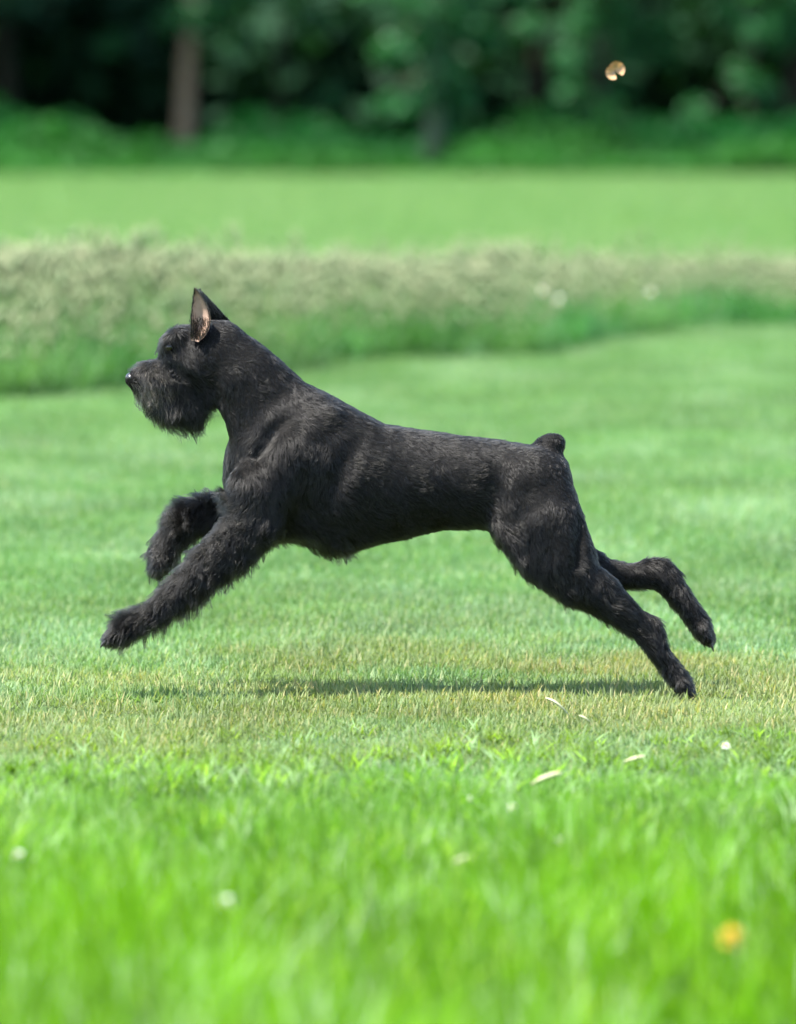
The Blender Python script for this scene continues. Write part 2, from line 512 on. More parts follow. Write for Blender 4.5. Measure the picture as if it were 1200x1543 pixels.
def wood_tree(seed, height, crown_low, crown_r, trunk_r, n_clump, lean=0.0):
    """returns trunk and crown meshes around the origin"""
    g = random.Random(seed)
    V, F = [], []
    pts = [(0, 0, -0.05), (0.01, 0, 0.35), (0.04 + lean * 0.2, 0.03, 1.6), (0.1 + lean * .5, 0, height * 0.4), (lean, 0.1, height * 0.9)]
    tube(V, F, pts, [trunk_r * 1.75, trunk_r * 1.25, trunk_r * 0.92, trunk_r * 0.7, trunk_r * 0.12], 10)
    CV, CF, CT = [], [], []
    for k in range(n_clump):
        a = g.random() * 6.283; t = g.random()
        z = crown_low + (height - crown_low) * t
        rr = crown_r * math.sin(math.pi * min(0.97, 0.12 + 0.85 * t)) ** 0.6
        r = rr * math.sqrt(g.random()) * 0.85
        c = (lean * t + r * math.cos(a), r * math.sin(a), z)
        if k % 2 == 0:
            tube(V, F, [(lean * t * .6, 0, max(crown_low * 0.8, z - r * 0.6 - 0.4)), (c[0] * .6, c[1] * .6, z - 0.25), c], [trunk_r * .3, trunk_r * .18, trunk_r * .04], 5)
        s = g.uniform(0.6, 1.15)
        leaves(CV, CF, CT, c, (s, s, s * 0.6), 130, 0.30, g, 0.3)
    return V, F, CV, CF, CT


def place_tree(name, loc, meshes, label, group=None, rz=0.0, sc=1.0):
    t = empty(name, loc, label, 'tree', group)
    t.rotation_euler.z = rz; t.scale = (sc, sc, sc)
    for nm, me in meshes:
        o = bpy.data.objects.new(nm, me); COL.objects.link(o); o.parent = t
    return t


def tree_meshes(seed, *a, bark=None, leaf=None):
    V, F, CV, CF, CT = wood_tree(seed, *a)
    tr = mesh_obj('trunk', V, F, bark or M_bark, link=False)
    cr = mesh_obj('crown', CV, CF, leaf or M_leaf, link=False, smooth=False); set_tone(cr, CT)
    return [('trunk', tr.data), ('crown', cr.data)]

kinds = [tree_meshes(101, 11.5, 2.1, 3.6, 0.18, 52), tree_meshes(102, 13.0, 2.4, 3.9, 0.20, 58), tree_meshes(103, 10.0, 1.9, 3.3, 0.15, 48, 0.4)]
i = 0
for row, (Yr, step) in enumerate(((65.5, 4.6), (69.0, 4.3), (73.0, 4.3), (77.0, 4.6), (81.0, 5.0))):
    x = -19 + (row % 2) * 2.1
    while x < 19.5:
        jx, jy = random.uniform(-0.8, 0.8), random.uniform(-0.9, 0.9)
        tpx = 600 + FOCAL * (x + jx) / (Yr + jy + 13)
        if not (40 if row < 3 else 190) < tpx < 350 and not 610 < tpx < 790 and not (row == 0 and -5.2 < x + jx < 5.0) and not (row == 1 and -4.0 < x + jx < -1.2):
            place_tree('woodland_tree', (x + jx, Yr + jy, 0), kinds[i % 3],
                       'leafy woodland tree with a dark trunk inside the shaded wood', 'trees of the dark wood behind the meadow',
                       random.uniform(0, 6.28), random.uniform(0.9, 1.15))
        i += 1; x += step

# dense far thicket that closes the wood
CV, CF, CT = [], [], []
g = random.Random(77)
for k in range(900):
    leaves(CV, CF, CT, (g.uniform(-22, 22), g.uniform(84, 88), g.uniform(0.0, 1) ** 1.6 * 10 + 0.3), (1.4, 1.0, 1.1), 60, 0.6, g)
for k in range(500):
    leaves(CV, CF, CT, (g.uniform(-14, 14), g.uniform(79, 84), g.uniform(0.0, 1.8)), (1.2, 0.8, 0.8), 60, 0.5, g)
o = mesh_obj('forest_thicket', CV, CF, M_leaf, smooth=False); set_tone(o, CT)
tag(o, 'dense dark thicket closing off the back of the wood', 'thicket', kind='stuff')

# the pale trunk on the left of the picture
b = on_ground(277, 232)
place_tree('tree', (b.x, b.y, 0), tree_meshes(120, 12.0, 4.8, 2.1, 0.092, 60, 0.15, bark=M_bark_pale),
           'tree with a pale brown trunk widening at its foot before the dark wood', None, 0.0, 1.0)
# slim trunk at the far left
b = on_ground(8, 225)
place_tree('tree', (b.x, b.y, 0), tree_meshes(121, 11.0, 2.6, 2.8, 0.13, 60),
           'tree with a slim grey trunk at the leftmost end of the wood edge', None, 1.0, 1.0)


def bough_tree(name, px, py, clumps, label, trunk_r, height, mat, leafn=240, extra=26, bark=M_bark):
    """a young tree whose leafy boughs hang low; clumps = pixel x, y, radius px"""
    b = on_ground(px, py)
    t = empty(name, (b.x, b.y, 0), label, 'tree')
    V, F, CV, CF, CT = [], [], [], [], []
    g = random.Random(int(px))
    tube(V, F, [(0, 0, -0.05), (0.0, 0, 0.5), (0.03, 0.02, 1.8), (0, 0, height * .8), (0, 0, height)],
         [trunk_r * 1.3, trunk_r, trunk_r * .85, trunk_r * .4, trunk_r * .1], 9)
    for cx, cy, cr, dy in clumps:
        p = at(cx, cy, b.y + dy)
        rr = cr / (FOCAL / (b.y + 13))
        q = p - Vector((b.x, b.y, 0))
        tube(V, F, [(0, 0, max(0.5, q.z + 0.35)), (q.x * .5, q.y * .5, q.z + 0.3), tuple(q)], [trunk_r * .25, trunk_r * .16, 0.008], 5)
        leaves(CV, CF, CT, tuple(q), (rr * 1.15, rr * 1.1, rr * 0.9), leafn, 0.10, g, 0.6)
    for k in range(extra):
        a = g.random() * 6.283; z = g.uniform(1.95, height); r = (0.25 + 0.9 * g.random()) * (1.1 - 0.5 * z / height)
        leaves(CV, CF, CT, (r * math.cos(a), r * math.sin(a), z), (0.4, 0.4, 0.3), 60, 0.13, g, 0.4)
    mesh_obj('trunk', V, F, bark, t)
    c = mesh_obj('crown', CV, CF, mat, t, smooth=False); set_tone(c, CT)
    return t

bough_tree('young_tree', 655, 263, [(592, 78, 26, -0.9), (600, 160, 26, -0.9), (570, 165, 14, -0.9), (640, 60, 34, 0), (668, 110, 34, 0), (640, 150, 30, 0),
                                    (690, 150, 28, 0.2), (665, 190, 26, 0.1), (650, 20, 40, 0), (700, 30, 40, .2), (730, 60, 22, .3)],
           'young tree with bright drooping sprays, standing in the undergrowth right of the centre', 0.10, 4.5, M_leaf_pale, bark=M_bark_green)
bough_tree('young_tree', 905, 238, [(865, 92, 26, 0), (862, 140, 22, -.3), (905, 165, 28, 0), (880, 40, 34, 0), (940, 35, 34, 0), (950, 80, 26, .2), (1000, 80, 26, .2),
                                    (900, 205, 30, 0), (930, 140, 24, .3), (850, 190, 16, .2), (985, 45, 30, .2), (945, 195, 26, 0), (800, 40, 24, .2)],
           'small leafy tree with boughs hanging down to the undergrowth, under the floating butterfly', 0.07, 4.0, M_leaf_pale)
bough_tree('young_tree', 1130, 240, [(1130, 125, 24, -.4), (1155, 145, 22, -.3), (1148, 48, 30, -.5), (1100, 20, 24, 0), (1190, 190, 24, 0), (1050, 165, 20, 0.3),
                                     (1180, 60, 28, 0), (1115, 110, 20, -.3), (1190, 20, 30, 0), (1060, 185, 16, .2)],
           'small leafy tree with loose hanging sprays at the rightmost end of the wood edge', 0.06, 4.0, M_leaf_pale)
bough_tree('young_tree', 420, 232, [(420, 205, 26, 0), (400, 210, 20, 0), (445, 212, 20, 0), (290, 25, 28, -1.4), (330, 20, 26, -1.0), (255, 32, 22, -1.4), (165, 70, 20, .8), (180, 60, 18, .8), (500, 150, 22, 1.0), (360, 60, 20, 2.0), (470, 30, 30, 2.0)],
           'low sapling with a rounded leafy crown in the undergrowth, right of the pale trunk', 0.03, 2.6, M_leaf_pale, 160, 8)

# ------------------------------------------------------------------ the dog
S0 = FOCAL / 13.0          # pixels per metre in the dog's own plane

# chains of nodes: pixel x, pixel y, radius in px, lateral position (m), lateral scale
CHAINS = {
    'trunk': [(372, 578, 62, 0, .70), (412, 648, 84, 0, .70), (452, 697, 121, 0, .72), (522, 722, 111, 0, .78), (600, 728, 89, 0, .88),
              (680, 727, 75, 0, .95), (745, 729, 70, 0, .95), (800, 737, 68, 0, .95), (812, 742, 62, 0, 1.0)],
    'neck': [(330, 536, 55, 0, .80), (362, 572, 62, 0, .80), (400, 622, 74, 0, .72)],
    'skull': [(282, 530, 41, 0, .85), (312, 540, 46, 0, .85)],
    'cheek': [(292, 560, 40, -.012, .9), (292, 560, 40, .012, .9)],
    'muzzle': [(270, 566, 36, 0, .78), (228, 571, 27, 0, .80), (208, 571, 17, 0, .95), (200, 572, 12, 0, 1.1)],
    'jaw': [(285, 598, 32, 0, .75), (240, 598, 24, 0, .80), (214, 588, 14, 0, .95)],
    'beard': [(294, 613, 23, 0, .9), (254, 611, 24, 0, .9)],
    'brow_n': [(252, 513, 10, -.031, 1.), (266, 507, 15, -.028, 1.)],
    'brow_f': [(252, 513, 10, .031, 1.), (266, 507, 15, .028, 1.)],
    # near fore leg
    'scap_n': [(494, 632, 20, -.072, .7), (440, 694, 44, -.093, .6), (392, 742, 48, -.092, .7)],
    'fore_n': [(392, 742, 48, -.088, .8), (385, 782, 41, -.098, .8), (352, 820, 34, -.100, .8), (304, 862, 27, -.098, .85), (262, 898, 18.5, -.094, .9), (240, 916, 15.5, -.092, .95),
               (208, 937, 14.5, -.09, 1.0), (186, 950, 18.5, -.09, 1.1), (172, 960, 13, -.09, 1.3)],
    'fore_f': [(400, 745, 44, .088, .8), (355, 772, 32, .095, .8), (312, 774, 25, .098, .85), (280, 784, 25, .098, .9), (260, 812, 19, .098, .9), (245, 838, 18, .098, 1.), (238, 852, 13, .098, 1.2)],
    'scap_f': [(490, 640, 28, .070, .7), (440, 690, 46, .085, .6), (400, 745, 46, .088, .7)],
    # hind legs
    'thigh_n': [(800, 735, 60, -.045, .7), (826, 795, 60, -.065, .75), (848, 842, 52, -.078, .75), (868, 872, 41, -.082, .8), (905, 895, 31, -.085, .8), (940, 923, 23, -.085, .85),
                (966, 948, 17.5, -.085, .85), (982, 967, 16, -.085, .9), (1006, 1000, 14, -.085, .95), (1026, 1027, 15, -.085, 1.1), (1037, 1043, 12, -.085, 1.3)],
    'hock_n': [(968, 930, 9, -.085, .8), (988, 941, 11, -.085, .8), (994, 962, 11, -.085, .8)],
    'quad_n': [(775, 770, 46, -.055, .7), (808, 840, 40, -.078, .7), (850, 880, 28, -.08, .8)],
    'thigh_f': [(805, 740, 60, .045, .7), (830, 800, 55, .065, .75), (860, 845, 42, .08, .75), (905, 866, 28, .085, .8), (945, 868, 19, .088, .85), (990, 866, 21, .09, .8),
                (1012, 883, 19, .09, .85), (1035, 912, 16.5, .09, .95), (1056, 943, 16.5, .09, 1.1), (1066, 962, 12, .09, 1.3)],
    'hock_f': [(975, 850, 9, .09, .8), (1002, 850, 10, .09, .8), (1018, 868, 11, .09, .8)],
    'tail': [(812, 682, 19, 0, 1), (829, 672, 20, 0, 1), (836, 669, 17, 0, 1)],
    'rump': [(835, 712, 24, 0, 1.6), (848, 735, 18, 0, 2.0)],
}
# toes: (px, py, radius px, lateral)
TOES = []
for (x0, y0, x1, y1, yl) in ((180, 952, 163, 964, -.09), (244, 838, 235, 855, .098), (1028, 1030, 1040, 1048, -.085), (1058, 946, 1069, 966, .09)):
    for k in (-1.5, -.5, .5, 1.5):
        TOES.append([(x0, y0, 8.5, yl + k * .0135, 1), (x1, y1, 7.0 if abs(k) < 1 else 6.2, yl + k * .016, 1)])

OUTLINE = [(345, 480), (380, 508), (420, 541), (460, 576), (500, 598), (540, 620), (575, 639), (640, 648), (700, 656), (760, 664), (800, 669), (810, 652), (832, 646), (856, 652),
           (856, 688), (863, 728), (877, 765), (890, 800), (902, 830), (940, 770), (1140, 800), (1100, 1100), (950, 1100), (868, 918), (840, 894), (818, 881), (794, 862), (768, 829), (748, 804),
           (720, 795), (660, 798), (600, 813), (530, 828), (495, 831), (440, 813), (415, 812), (400, 900), (150, 1020), (120, 900), (220, 720), (336, 740), (336, 720), (340, 690), (347, 655),
           (338, 625), (324, 608), (300, 640), (200, 640), (180, 570), (210, 540), (236, 535), (240, 505), (258, 490), (284, 486), (310, 480)]


def sdf_poly(X, Z, poly):
    """signed distance to a closed polygon, metres (negative inside)"""
    d = np.full(X.shape, 1e9); inside = np.zeros(X.shape, bool)
    n = len(poly)
    for i in range(n):
        ax, az = poly[i]; bx, bz = poly[(i + 1) % n]
        ex, ez = bx - ax, bz - az
        t = np.clip(((X - ax) * ex + (Z - az) * ez) / (ex * ex + ez * ez), 0, 1)
        d = np.minimum(d, (X - ax - t * ex) ** 2 + (Z - az - t * ez) ** 2)
        c = ((az > Z) != (bz > Z)) & (X < (bx - ax) * (Z - az) / ((bz - az) if bz != az else 1e-9) + ax)
        inside ^= c
    d = np.sqrt(d)
    return np.where(inside, -d, d)


def smin(a, b, k):
    h = np.clip(0.5 + 0.5 * (b - a) / k, 0, 1)
    return b * (1 - h) + a * h - k * h * (1 - h)


def nodes_w(ch):
    out = []
    for px, py, r, y, sy in ch:
        p = at(px, py, y)
        out.append((p.x, p.z, r / (FOCAL / (13 + y)), y, sy))
    return out


def chain_sdf(X, Y, Z, ch):
    out = None
    for a, b in zip(ch[:-1], ch[1:]):
        ex, ez = b[0] - a[0], b[1] - a[1]
        L2 = max(ex * ex + ez * ez, 1e-8)
        h = np.clip(((X - a[0]) * ex + (Z - a[1]) * ez) / L2, 0, 1)
        yc = a[3] + (b[3] - a[3]) * h
        sy = a[4] + (b[4] - a[4]) * h
        r = a[2] + (b[2] - a[2]) * h
        q = np.sqrt((X - a[0] - ex * h) ** 2 + (Z - a[1] - ez * h) ** 2 + ((Y - yc) / sy) ** 2) - r
        out = q if out is None else np.minimum(out, q)
    return out


def build_body():
    vox = 0.0048
    p0, p1 = at(130, 1085, 0), at(1110, 425, 0)
    xs = np.arange(p0.x, p1.x, vox); ys = np.arange(-0.19, 0.19, vox); zs = np.arange(max(p0.z, -0.03), p1.z, vox)
    X, Y, Z = np.meshgrid(xs, ys, zs, indexing='ij')
    X = X.astype(np.float32); Y = Y.astype(np.float32); Z = Z.astype(np.float32)
    poly = [(at(px, py, 0).x, at(px, py, 0).z) for px, py in OUTLINE]
    P2 = sdf_poly(X[:, 0, :].astype(float), Z[:, 0, :].astype(float), poly).astype(np.float32)[:, None, :]
    K = {'trunk': .0, 'neck': .03, 'skull': .02, 'cheek': .02, 'muzzle': .014, 'jaw': .012, 'beard': .012, 'brow_n': .010, 'brow_f': .010,
         'scap_n': .018, 'fore_n': .016, 'fore_f': .016, 'scap_f': .018, 'thigh_n': .024, 'hock_n': .012, 'quad_n': .02, 'thigh_f': .024, 'hock_f': .012,
         'tail': .012, 'rump': .02}
    def local(F, ch, k):
        pad = 0.06
        n = nodes_w(ch)
        x0 = min(q[0] - q[2] for q in n) - pad; x1 = max(q[0] + q[2] for q in n) + pad
        z0 = min(q[1] - q[2] for q in n) - pad; z1 = max(q[1] + q[2] for q in n) + pad
        i0, i1 = np.searchsorted(xs, (x0, x1)); k0, k1 = np.searchsorted(zs, (z0, z1))
        sl = (slice(i0, i1), slice(None), slice(k0, k1))
        F[sl] = smin(F[sl], chain_sdf(X[sl], Y[sl], Z[sl], n).astype(np.float32), k)
    F = np.full(X.shape, 1.0, np.float32)
    F = chain_sdf(X, Y, Z, nodes_w(CHAINS['trunk'])).astype(np.float32)
    order = ['neck', 'skull', 'cheek', 'muzzle', 'jaw', 'beard', 'brow_n', 'brow_f', 'scap_n', 'scap_f', 'thigh_n', 'thigh_f', 'quad_n', 'hock_n', 'hock_f', 'fore_n', 'fore_f', 'tail', 'rump']
    for nme in order:
        local(F, CHAINS[nme], K[nme])
    # keep the trunk inside the dog's side outline, rounded off at the rim
    P2 = np.broadcast_to(P2, F.shape)
    F = -smin(-F, -P2, 0.012)
    for ch in TOES:
        local(F, ch, 0.005)
    # grooves between the muscles of shoulder, neck and flank
    for ch, k in (([(545, 650, 10, -.113, 1), (512, 710, 12, -.127, 1), (475, 780, 14, -.126, 1)], .028), ([(450, 610, 7, -.098, 1), (412, 648, 9, -.098, 1), (388, 690, 5, -.097, 1)], .024),
                  ([(752, 690, 11, -.103, 1), (744, 765, 14, -.108, 1)], .028), ([(878, 780, 5, -.104, 1), (868, 850, 5, -.124, 1)], .020),
                  ([(318, 560, 8, -.078, 1), (322, 600, 10, -.066, 1)], .018), ([(258, 545, 8, -.050, 1), (244, 556, 8, -.040, 1)], .012)):
        for sgn in (1, -1):
            D = chain_sdf(X, Y * sgn, Z, nodes_w(ch)).astype(np.float32)
            F = -smin(-F, D, k)
    # eye sockets
    for s in (-1, 1):
        e = at(256, 523, 0)
        D = np.sqrt((X - e.x) ** 2 + (Z - e.z) ** 2 + (Y - s * .043) ** 2) - .012
        F = -smin(-F, D.astype(np.float32), .008)
    # surface nets
    ins = F < 0
    c = np.zeros(tuple(s - 1 for s in F.shape), np.uint8)
    offs = [(i, j, k) for i in (0, 1) for j in (0, 1) for k in (0, 1)]
    sl = lambda o: tuple(slice(o[d], F.shape[d] - 1 + o[d]) for d in range(3))
    for o in offs: c += ins[sl(o)]
    act = (c > 0) & (c < 8)
    idx = -np.ones(act.shape, np.int64); ii = np.argwhere(act); idx[act] = np.arange(len(ii))
    acc = np.zeros((len(ii), 3)); cnt = np.zeros(len(ii))
    for a in offs:
        for b in offs:
            if sum(b) - sum(a) == 1 and all(q >= p for p, q in zip(a, b)):
                fa = F[ii[:, 0] + a[0], ii[:, 1] + a[1], ii[:, 2] + a[2]]
                fb = F[ii[:, 0] + b[0], ii[:, 1] + b[1], ii[:, 2] + b[2]]
                m = (fa < 0) != (fb < 0)
                t = np.where(m, fa / np.where(m, fa - fb, 1), 0)
                pt = ii + np.array(a) + t[:, None] * (np.array(b) - np.array(a))
                acc[m] += pt[m]; cnt[m] += 1
    V = acc / cnt[:, None] * vox + np.array([xs[0], ys[0], zs[0]])
    faces = []
    for ax in range(3):
        s0 = [slice(None)] * 3; s1 = [slice(None)] * 3
        s0[ax] = slice(0, -1); s1[ax] = slice(1, None)
        ch = ins[tuple(s0)] != ins[tuple(s1)]
        e = np.argwhere(ch)
        u, v = [(1, 2), (2, 0), (0, 1)][ax]
        e = e[(e[:, u] > 0) & (e[:, v] > 0) & (e[:, u] < F.shape[u] - 1) & (e[:, v] < F.shape[v] - 1)]
        def cell(du, dv):
            q = e.copy(); q[:, u] -= du; q[:, v] -= dv
            return idx[q[:, 0], q[:, 1], q[:, 2]]
        quad = np.stack([cell(0, 0), cell(1, 0), cell(1, 1), cell(0, 1)], 1)
        flip = ins[e[:, 0], e[:, 1], e[:, 2]]
        quad[~flip] = quad[~flip][:, ::-1]
        faces.append(quad)
    Fq = np.concatenate(faces)
    # light Laplacian smoothing
    n = len(V)
    for _ in range(3):
        s = np.zeros_like(V); w = np.zeros(n)
        for a, b in ((0, 1), (1, 2), (2, 3), (3, 0)):
            np.add.at(s, Fq[:, a], V[Fq[:, b]]); np.add.at(w, Fq[:, a], 1)
            np.add.at(s, Fq[:, b], V[Fq[:, a]]); np.add.at(w, Fq[:, b], 1)
        V = V * 0.5 + 0.5 * s / w[:, None]
    return V, Fq


BV, BF = build_body()

# coat material on the skin itself: near-black, fine relief
M_skin, t_, p_, o_ = new_mat('dark_skin')
p_.inputs['Base Color'].default_value = (0.004, 0.0035, 0.003, 1)
p_.inputs['Roughness'].default_value = 0.7
p_.inputs['Specular IOR Level'].default_value = 0.1
nz = t_.nodes.new('ShaderNodeTexNoise'); nz.inputs['Scale'].default_value = 130
bp = t_.nodes.new('ShaderNodeBump'); bp.inputs['Strength'].default_value = 0.5; bp.inputs['Distance'].default_value = 0.004
t_.links.new(nz.outputs[0], bp.inputs['Height']); t_.links.new(bp.outputs[0], p_.inputs['Normal'])
M_ear_in = plain_mat('inner_ear_skin', (0.52, 0.36, 0.28), 0.6, 0.3, (60, (0.40, 0.27, 0.20)), 0.3, trans=0.25)
M_nose = plain_mat('wet_nose', (0.012, 0.012, 0.012), 0.28, 0.6, (300, (0.02, 0.02, 0.02)), 0.3)
M_eye = plain_mat('dark_eye', (0.015, 0.008, 0.004), 0.08, 0.7)
M_claw = plain_mat('claw', (0.03, 0.025, 0.022), 0.4, 0.5)

M_hair = bpy.data.materials.new('black_coat'); M_hair.use_nodes = True
t_ = M_hair.node_tree
for nd in list(t_.nodes):
    if nd.type == 'BSDF_PRINCIPLED': t_.nodes.remove(nd)
hb = t_.nodes.new('ShaderNodeBsdfHairPrincipled')
hb.parametrization = 'COLOR'
hb.inputs['Color'].default_value = (0.0045, 0.004, 0.0035, 1)
hb.inputs['IOR'].default_value = 1.34
hb.inputs['Roughness'].default_value = 0.27
hb.inputs['Radial Roughness'].default_value = 0.4
hb.inputs['Random Roughness'].default_value = 0.3
sa = t_.nodes.new('ShaderNodeAttribute'); sa.attribute_name = 'shade'
cr = t_.nodes.new('ShaderNodeValToRGB')
cr.color_ramp.elements[0].position = 0.35; cr.color_ramp.elements[0].color = (0.0015, 0.0013, 0.0010, 1)
cr.color_ramp.elements[1].position = 0.9; cr.color_ramp.elements[1].color = (0.013, 0.012, 0.0095, 1)
el = cr.color_ramp.elements.new(1.0); el.color = (0.14, 0.12, 0.09, 1)
t_.links.new(sa.outputs['Fac'], cr.inputs[0]); t_.links.new(cr.outputs[0], hb.inputs['Color'])
t_.links.new(hb.outputs[0], t_.nodes['Material Output'].inputs['Surface'])

dog_root = at(600, 1050, 0)
dog = empty('dog', (0, 0, 0), 'black wire-haired dog leaping to the left over the mown grass, legs stretched out', 'dog')


# ears are grown into the same mesh as the body
def ear(base_f, tip, base_r, bulge_f, bulge_r, y_base, y_tip, cup, splay=0.0, rows=12, cols=9):
    """cupped shell; returns vertices, quads; first half inner face, second half outer face"""
    def bez(a, c, b, t):
        return tuple(a[k] * (1 - t) ** 2 + 2 * c[k] * t * (1 - t) + b[k] * t * t for k in range(2))
    inner, outer = [], []
    for i in range(rows + 1):
        t = i / rows
        l = bez(base_f, bulge_f, tip, t); r = bez(base_r, bulge_r, tip, t)
        y0 = y_base + (y_tip - y_base) * t
        for j in range(cols + 1):
            s = j / cols
            y = y0 - splay * (s - 0.5) * (0.35 + 0.5 * t * (1 - t))
            px = l[0] + (r[0] - l[0]) * s; py = l[1] + (r[1] - l[1]) * s
            d = cup * 4 * s * (1 - s) * (1 - t) ** 0.5 * min(1.0, 0.25 + 2.6 * t)
            inner.append(at(px, py, y + d)); outer.append(at(px, py, y + d + (0.0035 if cup > 0 else -0.0035) * (1 if 0 < j < cols and i < rows else 0.25)))
    n = (rows + 1) * (cols + 1); F, mi = [], []
    for i in range(rows):
        for j in range(cols):
            a = i * (cols + 1) + j
            F.append((a, a + 1, a + cols + 2, a + cols + 1)); mi.append(1)
            F.append((n + a, n + a + cols + 1, n + a + cols + 2, n + a + 1)); mi.append(0)
    for i in range(rows):
        for j in (0, cols):
            a = i * (cols + 1) + j
            F.append((a, a + cols + 1, n + a + cols + 1, n + a)); mi.append(0)
    return inner + outer, F, mi

nearV, nearF, nearM = ear((289, 513), (294, 433), (300, 515), (286, 480), (338, 484), -.060, -.047, .027, 0.026)
farV, farF, farM = ear((300, 505), (301, 437), (348, 486), (300, 458), (322, 457), .046, .030, -.02)
allV = [tuple(v) for v in BV]; allF = [tuple(int(q) for q in f) for f in BF]; mi = [0] * len(allF)
for EV, EF, EM, inner_mat in ((nearV, nearF, nearM, 1), (farV, farF, farM, 0)):
    b0 = len(allV)
    allV += [tuple(v) for v in EV]; allF += [tuple(q + b0 for q in f) for f in EF]
    mi += [inner_mat if m else 0 for m in EM]
mesh_obj('body', allV, allF, [M_skin, M_ear_in], dog, midx=mi)


def ball(name, c, r, mat, parent, sc=(1, 1, 1), seg=20, deform=None):
    V, F = [], []
    for i in range(seg // 2 + 1):
        th = math.pi * i / (seg // 2)
        for j in range(seg):
            ph = 2 * math.pi * j / seg
            p = Vector((math.sin(th) * math.cos(ph) * sc[0], math.sin(th) * math.sin(ph) * sc[1], math.cos(th) * sc[2]))
            if deform: p = deform(p)
            V.append(tuple(Vector(c) + p * r))
    for i in range(seg // 2):
        for j in range(seg):
            F.append((i * seg + j, (i + 1) * seg + j, (i + 1) * seg + (j + 1) % seg, i * seg + (j + 1) % seg))
    return mesh_obj(name, V, F, mat, parent)

for s in (-1, 1):
    e = at(255, 523, s * .033)
    ball('eye', e, 0.0100, M_eye, dog)
def nose_shape(p):
    q = p.copy()
    if q.x < 0 and abs(abs(q.y) - 0.45) < 0.25 and abs(q.z) < 0.35: q *= 0.86     # nostrils
    if q.z < 0: q.y *= 0.8
    return q
ball('nose', at(197.5, 570, 0), 0.0135, M_nose, dog, (0.85, 1.25, 0.9), 28, nose_shape)
for ch in TOES:
    a, b = at(*ch[0][:2], ch[0][3]), at(*ch[1][:2], ch[1][3])
    d = (b - a).normalized()
    V, F = [], []
    tube(V, F, [b + d * .006, b + d * .013 + Vector((0, 0, -.001)), b + d * .019 + Vector((0, 0, -.005))], [.0035, .0026, .0008], 6)
    mesh_obj('claw', V, F, M_claw, dog)

